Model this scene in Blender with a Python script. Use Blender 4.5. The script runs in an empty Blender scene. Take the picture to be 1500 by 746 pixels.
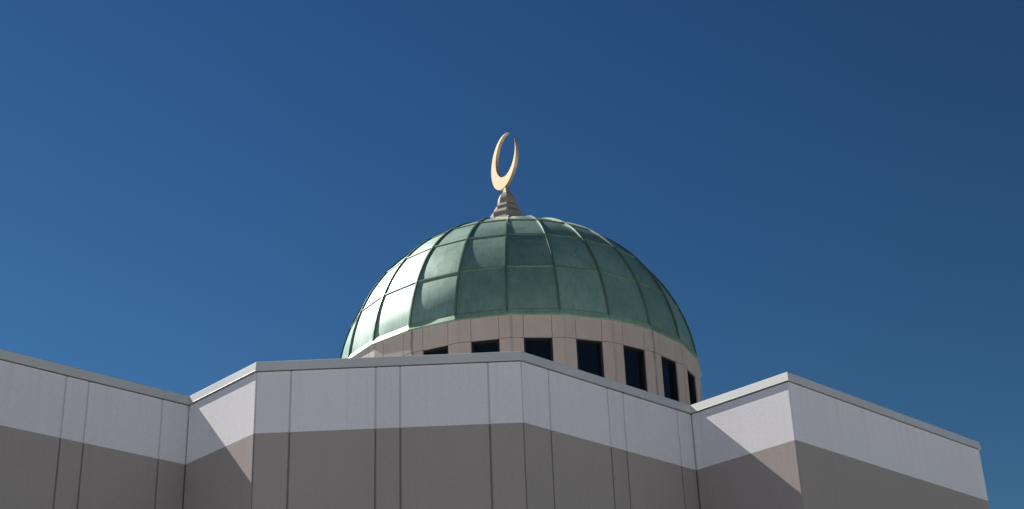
import bpy, bmesh, math, random
from mathutils import Vector, Matrix

random.seed(7)
scene = bpy.context.scene
COL = scene.collection
EYE = 1.6
PI = math.pi

# ------------------------------------------------------------------ camera
cam_data = bpy.data.cameras.new("camera")
cam = bpy.data.objects.new("camera", cam_data)
COL.objects.link(cam)
R_ = Vector((0.99918831, 0.01717807, -0.03643681))
U_ = Vector((0.04028309, -0.42608761, 0.90378461))
F_ = Vector((0.0, 0.9045188, 0.42643374))
m3 = Matrix((R_, U_, -F_)).transposed()
cam.matrix_world = Matrix.Translation((0, 0, EYE)) @ m3.to_4x4()
cam_data.sensor_width = 36.0
cam_data.sensor_fit = 'HORIZONTAL'
cam_data.lens = 2101.23 / 1500.0 * 36.0
cam_data.clip_start = 0.1
cam_data.clip_end = 6000.0
scene.camera = cam

# ------------------------------------------------------------------ light
SUN = Vector((-0.594, 0.396, 0.700)).normalized()
sun_el = math.asin(SUN.z)
sun_az = math.atan2(SUN.x, SUN.y)
world = bpy.data.worlds.new("World")
scene.world = world
world.use_nodes = True
wn = world.node_tree.nodes
wl = world.node_tree.links
wn.clear()
w_out = wn.new('ShaderNodeOutputWorld')
w_bg = wn.new('ShaderNodeBackground')
w_sky = wn.new('ShaderNodeTexSky')
w_sky.sky_type = 'NISHITA'
w_sky.sun_disc = False
w_sky.sun_elevation = sun_el
w_sky.sun_rotation = sun_az
w_sky.altitude = 300
w_sky.air_density = 1.5
w_sky.dust_density = 0.0
w_sky.ozone_density = 3.0
w_bg.inputs['Strength'].default_value = 0.07
w_gam = wn.new('ShaderNodeGamma')          # one uniform tone curve over the whole sky: deep polarised blue
w_gam.inputs['Gamma'].default_value = 1.68
w_tint = wn.new('ShaderNodeMix')
w_tint.data_type = 'RGBA'
w_tint.blend_type = 'MULTIPLY'
w_tint.inputs['Factor'].default_value = 1.0
w_tint.inputs['B'].default_value = (0.072, 0.103, 0.113, 1)
wl.new(w_sky.outputs[0], w_gam.inputs['Color'])
wl.new(w_gam.outputs[0], w_tint.inputs['A'])
wl.new(w_tint.outputs['Result'], w_bg.inputs[0])
wl.new(w_bg.outputs[0], w_out.inputs[0])

sun_data = bpy.data.lights.new("sun", 'SUN')
sun_data.energy = 5.0
sun_data.angle = math.radians(0.5)
sun_data.color = (1.0, 0.95, 0.87)
sun = bpy.data.objects.new("sun", sun_data)
sun.rotation_euler = (-SUN).to_track_quat('-Z', 'Y').to_euler()
sun.location = (-60, 40, 80)
COL.objects.link(sun)

scene.view_settings.view_transform = 'Standard'
scene.view_settings.look = 'None'
scene.view_settings.exposure = 0.74
scene.view_settings.gamma = 1.0
scene.view_settings.use_curve_mapping = False


# ------------------------------------------------------------------ materials
class Mat:
    def __init__(self, name):
        self.m = bpy.data.materials.new(name)
        self.m.use_nodes = True
        self.n = self.m.node_tree.nodes
        self.l = self.m.node_tree.links
        self.b = self.n['Principled BSDF']
        self.tc = self.n.new('ShaderNodeTexCoord')

    def mapped(self, scale=(1, 1, 1), per_object=False):
        mp = self.n.new('ShaderNodeMapping')
        mp.inputs['Scale'].default_value = scale
        self.l.new(self.tc.outputs['Object'], mp.inputs['Vector'])
        if per_object:
            oi = self.n.new('ShaderNodeObjectInfo')
            mu = self.n.new('ShaderNodeMath')
            mu.operation = 'MULTIPLY'
            mu.inputs[1].default_value = 91.7
            self.l.new(oi.outputs['Random'], mu.inputs[0])
            cb = self.n.new('ShaderNodeCombineXYZ')
            for k in ('X', 'Y', 'Z'):
                self.l.new(mu.outputs[0], cb.inputs[k])
            self.l.new(cb.outputs[0], mp.inputs['Location'])
        return mp.outputs['Vector']

    def noise(self, scale, detail=4, rough=0.55, stretch=(1, 1, 1), per_object=False):
        nt = self.n.new('ShaderNodeTexNoise')
        nt.inputs['Scale'].default_value = scale
        nt.inputs['Detail'].default_value = detail
        nt.inputs['Roughness'].default_value = rough
        self.l.new(self.mapped(stretch, per_object), nt.inputs['Vector'])
        return nt.outputs['Fac']

    def ramp(self, fac, stops):
        r = self.n.new('ShaderNodeValToRGB')
        e = r.color_ramp.elements
        while len(e) < len(stops):
            e.new(0.5)
        for el, (p, c) in zip(e, stops):
            el.position = p
            el.color = (*c, 1) if len(c) == 3 else c
        self.l.new(fac, r.inputs['Fac'])
        return r.outputs['Color']

    def mix(self, fac, a, b, mode='MIX'):
        mx = self.n.new('ShaderNodeMix')
        mx.data_type = 'RGBA'
        mx.blend_type = mode
        for sock, v in ((mx.inputs['Factor'], fac), (mx.inputs['A'], a), (mx.inputs['B'], b)):
            if hasattr(v, 'is_linked'):
                self.l.new(v, sock)
            elif isinstance(v, (int, float)):
                sock.default_value = v
            else:
                sock.default_value = (*v, 1)
        return mx.outputs['Result']

    def math(self, op, a, b=0.0, clamp=False):
        mu = self.n.new('ShaderNodeMath')
        mu.operation = op
        mu.use_clamp = clamp
        for s, v in ((mu.inputs[0], a), (mu.inputs[1], b)):
            if hasattr(v, 'is_linked'):
                self.l.new(v, s)
            else:
                s.default_value = v
        return mu.outputs[0]

    def sep(self):
        s = self.n.new('ShaderNodeSeparateXYZ')
        self.l.new(self.tc.outputs['Object'], s.inputs[0])
        return s.outputs

    def rand(self):
        oi = self.n.new('ShaderNodeObjectInfo')
        return oi.outputs['Random']

    def color(self, c):
        if hasattr(c, 'is_linked'):
            self.l.new(c, self.b.inputs['Base Color'])
        else:
            self.b.inputs['Base Color'].default_value = (*c, 1)

    def set(self, **k):
        for a, v in k.items():
            s = self.b.inputs[a.replace('_', ' ')]
            if hasattr(v, 'is_linked'):
                self.l.new(v, s)
            else:
                s.default_value = v

    def bump(self, h, strength, dist, chain=None):
        b = self.n.new('ShaderNodeBump')
        b.inputs['Strength'].default_value = strength
        b.inputs['Distance'].default_value = dist
        self.l.new(h, b.inputs['Height'])
        if chain is not None:
            self.l.new(chain, b.inputs['Normal'])
        self.l.new(b.outputs[0], self.b.inputs['Normal'])
        return b.outputs[0]


def scaled(c, f):
    return tuple(x * f for x in c)


def stucco(name, base, warm):
    M = Mat(name)
    big = M.noise(0.55, 5, 0.6, (1, 1, 0.55))
    streak = M.noise(1.4, 5, 0.65, (1.6, 1.6, 0.12))
    fine = M.noise(26, 3, 0.6)
    c = M.ramp(big, [(0.25, scaled(base, 0.93)), (0.75, scaled(base, 1.05))])
    c = M.mix(M.ramp(streak, [(0.5, (0, 0, 0)), (0.8, (0.5, 0.5, 0.5))]), c, warm)
    c = M.mix(0.5, c, M.ramp(fine, [(0.3, scaled(base, 0.9)), (0.7, scaled(base, 1.08))]))
    # run-off: thin vertical streaks, strongest just under the coping, and a small tone shift from panel to panel
    zz = M.sep()[2]
    drop = M.math('SUBTRACT', 1.0, M.math('DIVIDE', M.math('SUBTRACT', 8.0 + EYE, zz), 1.1), True)
    run = M.noise(2.2, 6, 0.7, (3.2, 3.2, 0.05))
    amt = M.math('MULTIPLY', M.ramp(run, [(0.50, (0, 0, 0)), (0.72, (1, 1, 1))]), M.math('ADD', M.math('MULTIPLY', drop, 0.26), 0.07))
    c = M.mix(amt, c, scaled(warm, 0.82))
    pv = M.math('ADD', M.math('MULTIPLY', M.rand(), 0.05), 0.975)
    cb = M.n.new('ShaderNodeCombineXYZ')
    for k in ('X', 'Y', 'Z'):
        M.l.new(pv, cb.inputs[k])
    c = M.mix(1.0, c, cb.outputs[0], 'MULTIPLY')
    M.color(c)
    M.set(Roughness=0.92)
    M.b.inputs['Specular IOR Level'].default_value = 0.25
    trowel = M.noise(5, 4, 0.6, (1, 1, 0.5))
    grain = M.noise(30, 4, 0.75)
    n = M.bump(trowel, 0.15, 0.010)
    M.bump(grain, 0.45, 0.007, n)
    return M.m


MAT = {}
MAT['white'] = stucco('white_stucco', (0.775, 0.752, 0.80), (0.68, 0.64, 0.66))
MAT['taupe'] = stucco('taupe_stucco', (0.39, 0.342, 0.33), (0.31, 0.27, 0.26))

M = Mat('sealant_and_gap_shade')
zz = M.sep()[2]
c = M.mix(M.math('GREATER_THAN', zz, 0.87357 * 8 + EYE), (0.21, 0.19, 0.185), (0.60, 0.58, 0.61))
M.color(M.mix(M.math('GREATER_THAN', zz, 8 + EYE - 0.021), c, (0.06, 0.055, 0.05)))  # top strip coloured dark as the shade in the gap under the coping
M.set(Roughness=0.8)
MAT['sealant_and_gap_shade'] = M.m

M = Mat('coping_metal')
n1 = M.noise(0.8, 4, 0.6, (1, 1, 3))
M.color(M.ramp(n1, [(0.3, (0.57, 0.57, 0.57)), (0.7, (0.64, 0.64, 0.635))]))
M.set(Roughness=0.36, Metallic=0.0)
M.b.inputs['Specular IOR Level'].default_value = 0.8
M.bump(M.noise(1.6, 2, 0.5), 0.12, 0.02)
MAT['coping'] = M.m

M = Mat('roof_membrane')
M.color(M.ramp(M.noise(0.6, 5), [(0.3, (0.64, 0.63, 0.61)), (0.7, (0.72, 0.71, 0.69))]))
M.set(Roughness=0.9)
MAT['roof'] = M.m

# cast stone of the drum
M = Mat('cast_stone')
x, y, z = M.sep()
base = M.ramp(M.noise(1.3, 5, 0.6, (1, 1, 0.5), True),
              [(0.25, (0.375, 0.31, 0.29)), (0.5, (0.435, 0.362, 0.338)), (0.8, (0.48, 0.415, 0.383))])
tone = M.mix(M.math('MULTIPLY', M.rand(), 0.5), base, (0.40, 0.358, 0.325))
streak = M.noise(3.0, 6, 0.7, (3.5, 3.5, 0.35), True)
tone = M.mix(M.ramp(streak, [(0.5, (0, 0, 0)), (0.78, (0.55, 0.55, 0.55))]), tone, (0.27, 0.23, 0.20))
# rain stain running down the corner of some piers (local x = 0 is the corner)
ax = M.math('ABSOLUTE', M.math('ADD', x, M.math('MULTIPLY', M.math('SUBTRACT', M.noise(1.2, 3, 0.6, (0.2, 0.2, 1), True), 0.5), 0.12)))
core = M.math('SUBTRACT', 1.0, M.math('DIVIDE', ax, 0.062), True)
oc = M.n.new('ShaderNodeObjectInfo')          # each stone carries how much run-off stains it
sp = M.n.new('ShaderNodeSeparateColor')
M.l.new(oc.outputs['Color'], sp.inputs[0])
on = sp.outputs['Red']
wet = M.math('MULTIPLY', M.math('MULTIPLY', core, on), M.ramp(M.noise(2.5, 5, 0.7, (1, 1, 0.4), True), [(0.2, (0, 0, 0)), (0.5, (1, 1, 1))]))
tone = M.mix(M.math('MULTIPLY', wet, 1.25, True), tone, (0.075, 0.068, 0.06))
fine = M.noise(45, 3, 0.7)
tone = M.mix(0.35, tone, M.ramp(fine, [(0.3, (0.325, 0.268, 0.248)), (0.7, (0.50, 0.425, 0.40))]))
M.color(tone)
M.set(Roughness=0.85)
M.bump(fine, 0.4, 0.006)
MAT['stone'] = M.m

M = Mat('drum_core')
M.color((0.07, 0.065, 0.06))
M.set(Roughness=0.9)
MAT['core'] = M.m

M = Mat('window_frame')
M.color((0.012, 0.012, 0.013))
M.set(Roughness=0.4)
MAT['frame'] = M.m

M = Mat('tinted_glass')
M.color((0.004, 0.007, 0.011))
M.set(Roughness=0.03)
M.b.inputs['IOR'].default_value = 1.5
M.b.inputs['Specular IOR Level'].default_value = 0.3
M.bump(M.noise(0.9, 2, 0.5, (1, 1, 1), True), 0.05, 0.02)
MAT['glass'] = M.m


def patina(name, dark, mid, light, rough, metal):
    M = Mat(name)
    a = M.noise(1.1, 6, 0.62, (1, 1, 1), True)
    c = M.ramp(a, [(0.25, dark), (0.5, mid), (0.78, light)])
    st = M.noise(2.4, 6, 0.7, (4, 4, 0.5), True)
    c = M.mix(M.ramp(st, [(0.48, (0, 0, 0)), (0.75, (0.7, 0.7, 0.7))]), c, scaled(dark, 0.72))
    sp = M.noise(14, 5, 0.7, (1, 1, 1), True)
    c = M.mix(M.ramp(sp, [(0.58, (0, 0, 0)), (0.75, (0.35, 0.35, 0.35))]), c, scaled(light, 1.1))
    hv = M.math('ADD', M.math('MULTIPLY', M.rand(), 0.30), 0.87)
    cb = M.n.new('ShaderNodeCombineXYZ')
    for k in ('X', 'Y', 'Z'):
        M.l.new(hv, cb.inputs[k])
    c = M.mix(1.0, c, cb.outputs[0], 'MULTIPLY')
    M.color(c)
    rr = M.math('ADD', M.math('MULTIPLY', a, 0.16), rough - 0.08)
    M.set(Roughness=rr, Metallic=metal)
    M.b.inputs['Specular IOR Level'].default_value = 0.42
    can = M.noise(0.7, 2, 0.5, (1, 1, 1), True)
    n = M.bump(can, 0.30, 0.07)
    n = M.bump(M.noise(5, 3, 0.6, (1, 1, 0.4), True), 0.12, 0.015, n)
    M.bump(sp, 0.15, 0.004, n)
    return M.m


MAT['patina'] = patina('copper_patina', (0.134, 0.232, 0.198), (0.182, 0.303, 0.256), (0.25, 0.378, 0.32), 0.47, 0.24)
MAT['patina_light'] = patina('copper_patina_flashing', (0.16, 0.26, 0.19), (0.23, 0.345, 0.25), (0.30, 0.42, 0.31), 0.5, 0.15)
MAT['patina_line'] = patina('copper_patina_lock_seam', (0.11, 0.175, 0.125), (0.155, 0.235, 0.165), (0.21, 0.30, 0.21), 0.5, 0.15)
MAT['patina_seam'] = patina('copper_patina_seam', (0.065, 0.11, 0.088), (0.095, 0.155, 0.12), (0.15, 0.22, 0.165), 0.36, 0.25)

M = Mat('finial_bronze')
a = M.noise(3, 5, 0.6)
M.color(M.ramp(a, [(0.3, (0.28, 0.235, 0.19)), (0.7, (0.36, 0.305, 0.25))]))
M.set(Roughness=0.42, Metallic=0.12)
M.bump(M.noise(9, 3), 0.1, 0.01)
MAT['bronze'] = M.m

M = Mat('crescent_gold')
a = M.noise(2.5, 4, 0.6)
M.color(M.ramp(a, [(0.3, (0.46, 0.345, 0.20)), (0.7, (0.55, 0.425, 0.26))]))
M.set(Roughness=0.42, Metallic=0.5)
M.bump(M.noise(6, 3), 0.08, 0.01)
MAT['gold'] = M.m

M = Mat('ground_paving')
a = M.noise(0.08, 6, 0.6)
b = M.noise(3, 5, 0.6)
M.color(M.mix(0.4, M.ramp(a, [(0.3, (0.335, 0.335, 0.335)), (0.7, (0.395, 0.395, 0.395))]),
              M.ramp(b, [(0.3, (0.305, 0.305, 0.305)), (0.7, (0.40, 0.40, 0.40))])))
M.set(Roughness=0.95)
M.bump(b, 0.3, 0.01)
MAT['ground'] = M.m


# ------------------------------------------------------------------ helpers
def mesh_from(name, verts, faces, mats, smooth=False, fmat=None):
    me = bpy.data.meshes.new(name)
    me.from_pydata([tuple(v) for v in verts], [], faces)
    for m in (mats if isinstance(mats, (list, tuple)) else [mats]):
        me.materials.append(m)
    bm = bmesh.new()
    bm.from_mesh(me)
    bmesh.ops.recalc_face_normals(bm, faces=bm.faces)
    bm.to_mesh(me)
    bm.free()
    if smooth:
        me.polygons.foreach_set('use_smooth', [True] * len(me.polygons))
    me.update()
    return me


def link(name, me, parent=None, rotz=0.0, loc=(0, 0, 0)):
    o = bpy.data.objects.new(name, me)
    o.location = loc
    o.rotation_euler = (0, 0, rotz)
    if parent is not None:
        o.parent = parent
    COL.objects.link(o)
    return o


def copy_of(src, parent, rotz):
    o = src.copy()
    COL.objects.link(o)
    o.parent = parent
    o.rotation_euler = (0, 0, rotz)
    return o


def prism(poly, z0, z1):
    """closed prism over a plan polygon"""
    n = len(poly)
    v = [(p[0], p[1], z0) for p in poly] + [(p[0], p[1], z1) for p in poly]
    f = [tuple(range(n - 1, -1, -1)), tuple(range(n, 2 * n))]
    f += [(i, (i + 1) % n, n + (i + 1) % n, n + i) for i in range(n)]
    return v, f


def sweep(sections, closed_ends=True):
    """join equal-length rings of points"""
    n = len(sections[0])
    v = [p for s in sections for p in s]
    f = []
    for k in range(len(sections) - 1):
        for i in range(n):
            j = (i + 1) % n
            f.append((k * n + i, k * n + j, (k + 1) * n + j, (k + 1) * n + i))
    if closed_ends:
        f.append(tuple(range(n)))
        f.append(tuple((len(sections) - 1) * n + i for i in range(n)))
    return v, f


# ------------------------------------------------------------------ ground
me = mesh_from('ground', [(-3000, -3000, 0), (3000, -3000, 0), (3000, 3000, 0), (-3000, 3000, 0)], [(0, 1, 2, 3)], MAT['ground'])
g = link('ground', me)
g['kind'] = 'structure'

# ------------------------------------------------------------------ building root
DX, DY = 0.04768, 39.02653
root = bpy.data.objects.new('mosque_building', None)
root.location = (DX, DY, 0)
COL.objects.link(root)
root['label'] = 'pale stucco building with zigzag parapet walls and a green copper dome on a windowed drum'
root['category'] = 'building'

# wall plan (world), counter-clockwise, outward is to the right of travel
P1 = Vector((-5.39005, 22.25459)); P2 = Vector((-4.03321, 20.83602)); P3 = Vector((0.07778, 20.82403))
P4 = Vector((2.99038, 23.72939)); P5 = Vector((4.44226, 22.24685)); P6 = Vector((8.77696, 26.54316))
Pa = Vector((-7.69374, 19.88719))
d0 = (P1 - Pa).normalized()
P0 = P1 - d0 * 4.11
Q0 = P0 - Vector((4.11, 0))
Q1 = Q0 + Vector((-2.2, 2.2))
P7 = P6 + Vector((-0.7071, 0.7071)) * 3.0
plan = [Q1, Q0, P0, P1, P2, P3, P4, P5, P6, P7, Vector((P7.x, 50)), Vector((Q1.x, 50))]
plan = [p - Vector((DX, DY)) for p in plan]
NP = len(plan)
Z_TOP = 8.0 + EYE          # underside of the coping
Z_TONE = 0.87357 * 8 + EYE
Z_BASE = 0.0


def dirs(i):
    return (plan[(i + 1) % NP] - plan[i]).normalized()


def outn(d):
    return Vector((d.y, -d.x))


def off_corner(i, o):
    """plan corner i moved outward by o (mitred)"""
    n0 = outn(dirs(i - 1)); n1 = outn(dirs(i))
    b = n0 + n1
    return plan[i] + b * (o / (1 + n0.dot(n1)))


SEAMS = {2: [0.56, 1.905, 2.29, 3.61], 4: [0.54, 1.85, 2.23, 3.59], 5: [0.59, 1.965, 2.345, 3.73], 1: [0.54, 1.85, 2.23, 3.59]}
TH = 0.016
GAP = 0.014      # half joint width
CH = 0.006


def panel_mesh(name, a, d, n, t0, t1, z0, z1, mat):
    """wall panel: face at offset 0, TH thick, vertical edges chamfered"""
    def pt(t, o):
        p = a + d * t + n * o
        return (p.x, p.y)
    poly = [pt(t0, -TH + 0.001), pt(t0, -CH), pt(t0 + CH, 0), pt(t1 - CH, 0), pt(t1, -CH), pt(t1, -TH + 0.001)]
    v, f = prism(poly, z0, z1)
    return mesh_from(name, v, f, mat)


COP_PROFILE = [(0.004, 0.0), (0.031, -0.005), (0.0325, 0.001), (0.030, 0.005), (0.015, 0.143), (0.008, 0.15), (-0.40, 0.128), (-0.40, 0.03), (-0.37, 0.0)]

for i in range(NP):
    a, b = plan[i], plan[(i + 1) % NP]
    d = dirs(i); n = outn(d); L = (b - a).length
    # core of the wall, behind the panels
    poly = [off_corner(i, -TH), off_corner((i + 1) % NP, -TH), off_corner((i + 1) % NP, -0.36), off_corner(i, -0.36)]
    v, f = prism(poly, Z_BASE, Z_TOP - 0.003)
    wall = link('wall', mesh_from('wall', v, f, MAT['sealant_and_gap_shade']), root)
    if i in (3, 6):
        wall['label'] = 'short wall catching raking sunlight'
    cuts = [0.0] + SEAMS.get(i, []) + [L]
    for k in range(len(cuts) - 1):
        t0, t1 = cuts[k] + GAP, cuts[k + 1] - GAP
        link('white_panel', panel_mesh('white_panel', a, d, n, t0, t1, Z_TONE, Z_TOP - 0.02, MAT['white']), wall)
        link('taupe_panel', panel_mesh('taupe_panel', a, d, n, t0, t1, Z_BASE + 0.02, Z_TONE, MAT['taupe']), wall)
    # coping in lengths, mitred at the corners
    joints = [0.0, L]
    if i == 5:
        joints = [0.0, 2.89, L]
    elif L > 5:
        joints = [0.0] + [3.05 * q for q in range(1, int(L / 3.05) + 1) if 3.05 * q < L - 0.4] + [L]
    for k in range(len(joints) - 1):
        secs = []
        for e, t in ((0, joints[k]), (1, joints[k + 1])):
            sec = []
            for (o, h) in COP_PROFILE:
                if t == 0.0:
                    p = off_corner(i, o) + d * 0.0015
                elif t == L:
                    p = off_corner((i + 1) % NP, o) - d * 0.0015
                else:
                    p = a + d * (t + (-0.005 if e else 0.005)) + n * o
                sec.append((p.x, p.y, Z_TOP + h))
            secs.append(sec)
        v, f = sweep(secs)
        link('coping', mesh_from('coping', v, f, MAT['coping']), wall)

# flat roof behind the parapet
rp = [off_corner(i, -0.3) for i in range(NP)]
v, f = prism(rp, Z_TOP - 1.0, Z_TOP - 0.7)
link('roof', mesh_from('roof', v, f, MAT['roof']), root)

# ------------------------------------------------------------------ drum
NS = 24
STEP = 2 * PI / NS
PH_DOME = math.radians(-2.54)
PH_DRUM = math.radians(-1.6)
RD = 5.215
HALF = RD * math.sin(STEP / 2)
AP = RD * math.cos(STEP / 2)
ZD0 = Z_TOP - 0.7
ZW0 = 11.9 + EYE
ZW1 = 13.62 + EYE
ZD1 = 14.235 + EYE
WH = 0.360                # half window width
JT = 0.008


def ngon(r, ph, n=NS):
    return [(r * math.sin(ph + STEP * k), -r * math.cos(ph + STEP * k)) for k in range(n)]


v, f = prism(ngon(RD - 0.24, PH_DRUM), ZD0 + 0.003, ZD1 - 0.02)
drum = link('drum', mesh_from('drum', v, f, MAT['core']), root)

cs, sn = math.cos(STEP / 2), math.sin(STEP / 2)


def pier_poly(arm, th):
    c = (0.0, -RD)
    ri = (0.0, -RD + th / cs)
    def arm_pt(s, a_, o):
        # along the facet from the corner, then inward
        return (c[0] + s * (a_ * cs) - s * o * sn, c[1] + a_ * sn + o * cs)
    ch = 0.005
    return [arm_pt(-1, arm, th), arm_pt(-1, arm, ch), arm_pt(-1, arm - ch, 0), c, arm_pt(1, arm - ch, 0), arm_pt(1, arm, ch), arm_pt(1, arm, th), ri]


ARM = HALF - WH - JT
v, f = prism(pier_poly(ARM, 0.22), ZD0 + 0.006, ZW1 - JT)
pier0 = link('pier_stone', mesh_from('pier_stone', v, f, MAT['stone']), drum)
v, f = prism(pier_poly(ARM, 0.22), ZW1 + JT, ZD1)
up0 = link('corner_stone', mesh_from('corner_stone', v, f, MAT['stone']), drum)


def flat_poly(hw, y0, y1):
    ch = 0.005
    return [(-hw, y1), (-hw, y0 + ch), (-hw + ch, y0), (hw - ch, y0), (hw, y0 + ch), (hw, y1)]


v, f = prism(flat_poly(WH - 0.001, -AP, -AP + 0.22), ZW1 + JT, ZD1)
lint0 = link('lintel_stone', mesh_from('lintel_stone', v, f, MAT['stone']), drum)
v, f = prism(flat_poly(WH - 0.001, -AP, -AP + 0.22), ZD0 + 0.006, ZW0 - JT)
apron0 = link('apron_stone', mesh_from('apron_stone', v, f, MAT['stone']), drum)


def window_frame():
    """ring-shaped frame with one transom, deep, standing inside the opening"""
    hw, fw = WH - 0.002, 0.045
    y0, y1 = -AP + 0.035, -AP + 0.19
    zs0, zs1 = ZW0, ZW1 + JT - 0.002
    verts, faces = [], []
    def box(x0, x1, ya, yb, z0, z1):
        o = len(verts)
        for (x, y, z) in ((x0, ya, z0), (x1, ya, z0), (x1, yb, z0), (x0, yb, z0), (x0, ya, z1), (x1, ya, z1), (x1, yb, z1), (x0, yb, z1)):
            verts.append((x, y, z))
        for q in ((0, 3, 2, 1), (4, 5, 6, 7), (0, 1, 5, 4), (1, 2, 6, 5), (2, 3, 7, 6), (3, 0, 4, 7)):
            faces.append(tuple(o + k for k in q))
    box(-hw, -hw + fw, y0, y1, zs0, zs1)
    box(hw - fw, hw, y0, y1, zs0, zs1)
    box(-hw + fw, hw - fw, y0, y1, zs0, zs0 + fw)
    box(-hw + fw, hw - fw, y0, y1, zs1 - fw, zs1)
    return verts, faces, hw - fw


fv, ff, gw = window_frame()
frame_me = mesh_from('frame', fv, ff, MAT['frame'])
v, f = prism([(-gw, -AP + 0.145), (gw, -AP + 0.145), (gw, -AP + 0.157), (-gw, -AP + 0.157)], ZW0 + 0.045, ZW1 + JT - 0.047)
pane_me = mesh_from('pane', v, f, MAT['glass'])
v, f = prism([(-WH + .001, -AP - 0.03), (WH - .001, -AP - 0.03), (WH - .001, -AP + 0.2), (-WH + .001, -AP + 0.2)], ZW0 - JT + 0.002, ZW0 - 0.001)
sill_me = mesh_from('window_sill', v, f, MAT['coping'])

STAIN = {22: 1.0, 3: 1.0, 0: 0.45, 21: 0.35, 1: 0.15, 2: 0.3, 23: 0.1}
for k in range(NS):
    azc = PH_DRUM + STEP * k
    azf = PH_DRUM + STEP * (k + 0.5)
    for src, az in ((pier0, azc), (up0, azc), (lint0, azf), (apron0, azf)):
        st = src
        if k == 0:
            src.rotation_euler = (0, 0, az)
        else:
            st = copy_of(src, drum, az)
        st.color = ((STAIN.get(k, 0.15 + 0.25 * ((k * 7) % 5) / 4) if src in (pier0, up0) else 0.0), 0, 0, 1)
    w = link('window', sill_me, root, azf)
    link('frame', frame_me, w)
    link('pane', pane_me, w)

# ------------------------------------------------------------------ dome
R0 = 5.216
ZC = 13.837 + EYE
LAT = [6.3, 21.9, 38.6, 52.6, 68.0]


def sph(az, lat, r=R0):
    la = math.radians(lat)
    return Vector((r * math.cos(la) * math.sin(az), -r * math.cos(la) * math.cos(az), ZC + r * math.sin(la)))


# inner shell that carries the sheets, closed by a flat crown
secs = []
for lat in (2, 6, 14, 22, 30, 38, 46, 54, 62, 70, 78, 84, 88):
    secs.append([tuple(sph(PH_DOME + STEP * k, lat, R0 - 0.035)) for k in range(NS)])
v, f = sweep(secs)
dome = link('dome', mesh_from('dome', v, f, MAT['patina_seam']), root)

prng = random.Random(3)


def sheet_mesh(la0, la1, bulge):
    """one copper sheet between two ribs: straight across, curved upward, faintly pillowed"""
    nu, nv = 6, 6
    top, bot = [], []
    g0 = 0.25
    for j in range(nv + 1):
        lat = la0 + g0 + (la1 - la0 - 2 * g0) * j / nv
        A = sph(-STEP / 2, lat); B = sph(STEP / 2, lat)
        w = (B - A).length
        ins = 0.02 / w
        for i in range(nu + 1):
            t = ins + (1 - 2 * ins) * i / nu
            p = A.lerp(B, t)
            nrm = (p - Vector((0, 0, ZC))).normalized()
            pil = bulge * 16 * (i / nu) * (1 - i / nu) * (j / nv) * (1 - j / nv)
            top.append(tuple(p + nrm * pil))
            bot.append(tuple(p - nrm * 0.03))
    verts = top + bot
    W = nu + 1
    faces = []
    for j in range(nv):
        for i in range(nu):
            q = (j * W + i, j * W + i + 1, (j + 1) * W + i + 1, (j + 1) * W + i)
            faces.append(q)
    edge = [i for i in range(W)] + [j * W + nu for j in range(1, nv + 1)] + [nv * W + i for i in range(nu - 1, -1, -1)] + [j * W for j in range(nv - 1, 0, -1)]
    # the turned-down edge has vertices of its own, so that the sheet keeps its own shading
    ne = len(edge)
    o = len(verts)
    verts += [top[e_] for e_ in edge] + [bot[e_] for e_ in edge]
    for q in range(ne):
        faces.append((o + q, o + (q + 1) % ne, o + ne + (q + 1) % ne, o + ne + q))
    used = sorted(set(k for q in faces for k in q))
    mp = {k: n_ for n_, k in enumerate(used)}
    me = mesh_from('copper_sheet', [verts[k] for k in used], [tuple(mp[k] for k in q) for q in faces], MAT['patina'])
    sm = [len(p.vertices) == 4 and all(vv < len(top) for vv in p.vertices) and p.index < nu * nv for p in me.polygons]
    me.polygons.foreach_set('use_smooth', sm)
    return me


for r in range(4):
    kinds = [sheet_mesh(LAT[r], LAT[r + 1], bl) for bl in (0.004, 0.022, -0.006)]
    for k in range(NS):
        link('copper_sheet', kinds[prng.randrange(3)], dome, PH_DOME + STEP * (k + 0.5))
# crown sheet: low cone over the last row
secs = []
for lat in (68.25, 72, 76, 80, 84, 87, 89.5):
    secs.append([tuple(sph(PH_DOME + STEP * k, lat, R0)) for k in range(NS)])
v, f = sweep(secs)
link('crown_sheet', mesh_from('crown_sheet', v, f, MAT['patina']), dome)

# standing ribs
secs = []
RW, RH = 0.028, 0.042
for q in range(25):
    lat = 5.6 + (82 - 5.6) * q / 24
    la = math.radians(lat)
    e = Vector((1, 0, 0))
    taper = 1.0 if lat < 60 else 1.0 - 0.5 * (lat - 60) / 22
    hw = RW * taper
    base_ = sph(0, lat, R0 - 0.03)
    out_ = sph(0, lat, R0 + RH)
    secs.append([tuple(base_ - e * hw), tuple(out_ - e * hw * 0.8), tuple(out_ + e * hw * 0.8), tuple(base_ + e * hw)])
v, f = sweep(secs)
rib_me = mesh_from('rib', v, f, MAT['patina_seam'])
for k in range(NS):
    link('rib', rib_me, dome, PH_DOME + STEP * k)

# horizontal seams, one piece between two ribs
for r, lat in enumerate(LAT[1:]):
    A = [sph(-STEP / 2, lat, R0), sph(STEP / 2, lat, R0)]
    dl = 0.22
    secs = []
    for s in (-1, 1):
        az = s * STEP / 2
        ins = Vector((-s * RW, 0, 0))
        secs.append([tuple(sph(az, lat - dl, R0 - 0.03) + ins), tuple(sph(az, lat - dl * 0.9, R0 + 0.026) + ins),
                     tuple(sph(az, lat + dl * 0.5, R0 + 0.030) + ins), tuple(sph(az, lat + dl, R0 - 0.03) + ins)])
    v, f = sweep(secs)
    sm = mesh_from('seam', v, f, MAT['patina_line'])
    for k in range(NS):
        link('seam', sm, dome, PH_DOME + STEP * (k + 0.5))

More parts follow.
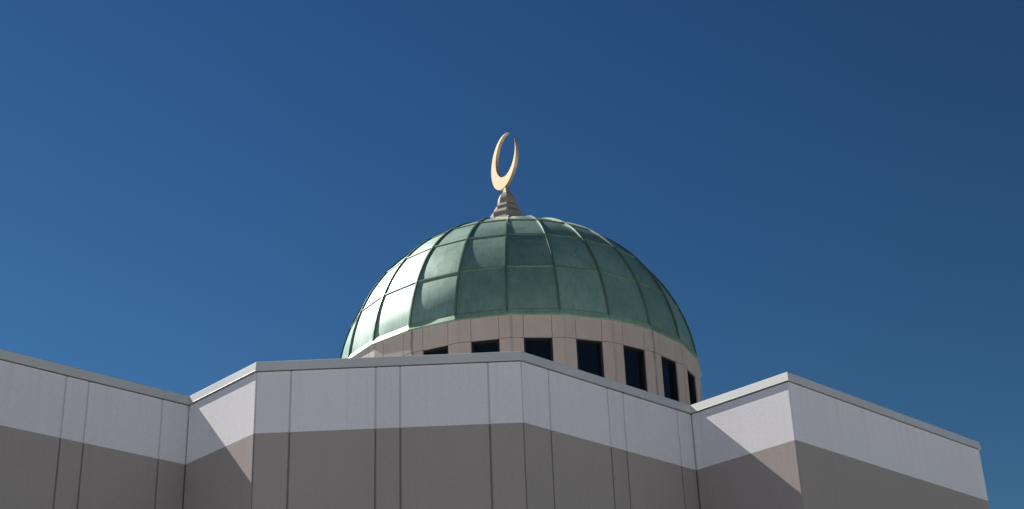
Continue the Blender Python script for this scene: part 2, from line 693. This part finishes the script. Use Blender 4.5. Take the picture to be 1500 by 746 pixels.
# sloping flashing at the foot of the dome, one length per side, and a foot block under each rib
secs = []
for s in (-1, 1):
    sec = []
    for (rr, zz) in ((5.16, 14.425), (5.195, 14.42), (5.262, 14.262), (5.264, 14.238), (5.16, 14.238)):
        az = s * STEP / 2
        p = Vector((rr * math.sin(az), -rr * math.cos(az), zz + EYE)) + Vector((-s * 0.004, 0, 0))
        sec.append(tuple(p))
    secs.append(sec)
v, f = sweep(secs)
fl = mesh_from('flashing', v, f, MAT['patina_light'])
for k in range(NS):
    link('flashing', fl, dome, PH_DOME + STEP * (k + 0.5))

# ------------------------------------------------------------------ finial with crescent
FX = -0.088
fin = bpy.data.objects.new('crescent_finial', None)
fin.location = (FX, DY, 19.0 + EYE)
COL.objects.link(fin)
fin['label'] = 'gold open crescent tilted on a stepped bronze pedestal at the top of the dome'
fin['category'] = 'finial'

OCT = 2 * PI / 8
PRO = [(0.80, 0.0), (0.74, 0.25), (0.62, 0.46), (0.575, 0.48), (0.57, 0.64), (0.56, 0.66),
       (0.425, 0.80), (0.415, 0.805), (0.405, 0.92), (0.395, 0.93), (0.31, 1.04),
       (0.296, 1.05), (0.294, 1.13), (0.282, 1.22), (0.26, 1.30), (0.222, 1.38), (0.17, 1.45), (0.11, 1.51), (0.03, 1.53)]
secs = []
for (r, z) in PRO:
    secs.append([(r * math.sin(PH_DOME + OCT * k), -r * math.cos(PH_DOME + OCT * k), z) for k in range(8)])
v, f = sweep(secs)
ped = link('pedestal', mesh_from('pedestal', v, f, MAT['bronze']), fin)

# crescent plate: outer circle with an off-centre round opening, cut open at the tips
AZ = math.radians(116.0 - 180.0)
u_ = Vector((math.cos(AZ), math.sin(AZ), 0))      # in-plane, towards the near right
n_ = Vector((math.sin(AZ), -math.cos(AZ), 0))     # face normal towards the viewer's left
if n_.y > 0:
    n_ = -n_
RO, RI = 0.909, 0.710
c_o = Vector((-0.06, 0.0, 21.59 - 19.0))
c_o = Vector((0, 0, 0)) + Vector((-0.159 + 0.048 - FX, 0, 2.59))
off = Vector((0.153, 0.160))
dist = off.length
th0 = math.atan2(off.y, off.x)
cosang = (RO * RO + dist * dist - RI * RI) / (2 * RO * dist)
half = math.acos(max(-1, min(1, cosang)))
NSEG = 64
TH_C = 0.10
fo, fi = [], []
for q in range(NSEG + 1):
    a_ = th0 + half + (2 * PI - 2 * half) * q / NSEG
    po = Vector((RO * math.cos(a_), RO * math.sin(a_)))
    # inner circle point at matching sweep
    tipv = Vector((RO * math.cos(th0 + half), RO * math.sin(th0 + half))) - off
    half_i = abs(math.atan2(tipv.y, tipv.x) - th0)
    if half_i > PI:
        half_i = 2 * PI - half_i
    ai = th0 + half_i + (2 * PI - 2 * half_i) * q / NSEG
    pi_ = off + Vector((RI * math.cos(ai), RI * math.sin(ai)))
    if q in (0, NSEG):
        # blunt tips
        mid = (po + pi_) * 0.5
        rad = mid.normalized()
        po = mid + rad * 0.012
        pi_ = mid - rad * 0.012
    fo.append(po); fi.append(pi_)


def w3(p, o):
    return tuple(c_o + u_ * p.x + Vector((0, 0, 1)) * p.y + n_ * o)


secs = []
for po, pi_ in zip(fo, fi):
    ch = min(0.008, (po - pi_).length * 0.25)
    dv = (po - pi_).normalized() * ch
    secs.append([w3(po, -TH_C / 2), w3(po, TH_C / 2 - ch), w3(po - dv, TH_C / 2), w3(pi_ + dv, TH_C / 2), w3(pi_, TH_C / 2 - ch), w3(pi_, -TH_C / 2)])
v, f = sweep(secs)
link('crescent', mesh_from('crescent', v, f, MAT['gold']), fin)

# bracket that grips the crescent
secs = []
for (hw, ht, z) in ((0.10, 0.075, 1.30), (0.10, 0.075, 1.50), (0.085, 0.07, 1.60), (0.035, 0.066, 1.66), (0.02, 0.064, 1.80)):
    sec = []
    for su, sn_ in ((-1, -1), (1, -1), (1, 1), (-1, 1)):
        p = u_ * (su * hw) + n_ * (sn_ * ht)
        sec.append((p.x, p.y, z))
    secs.append(sec)
v, f = sweep(secs)
link('bracket', mesh_from('bracket', v, f, MAT['bronze']), fin)
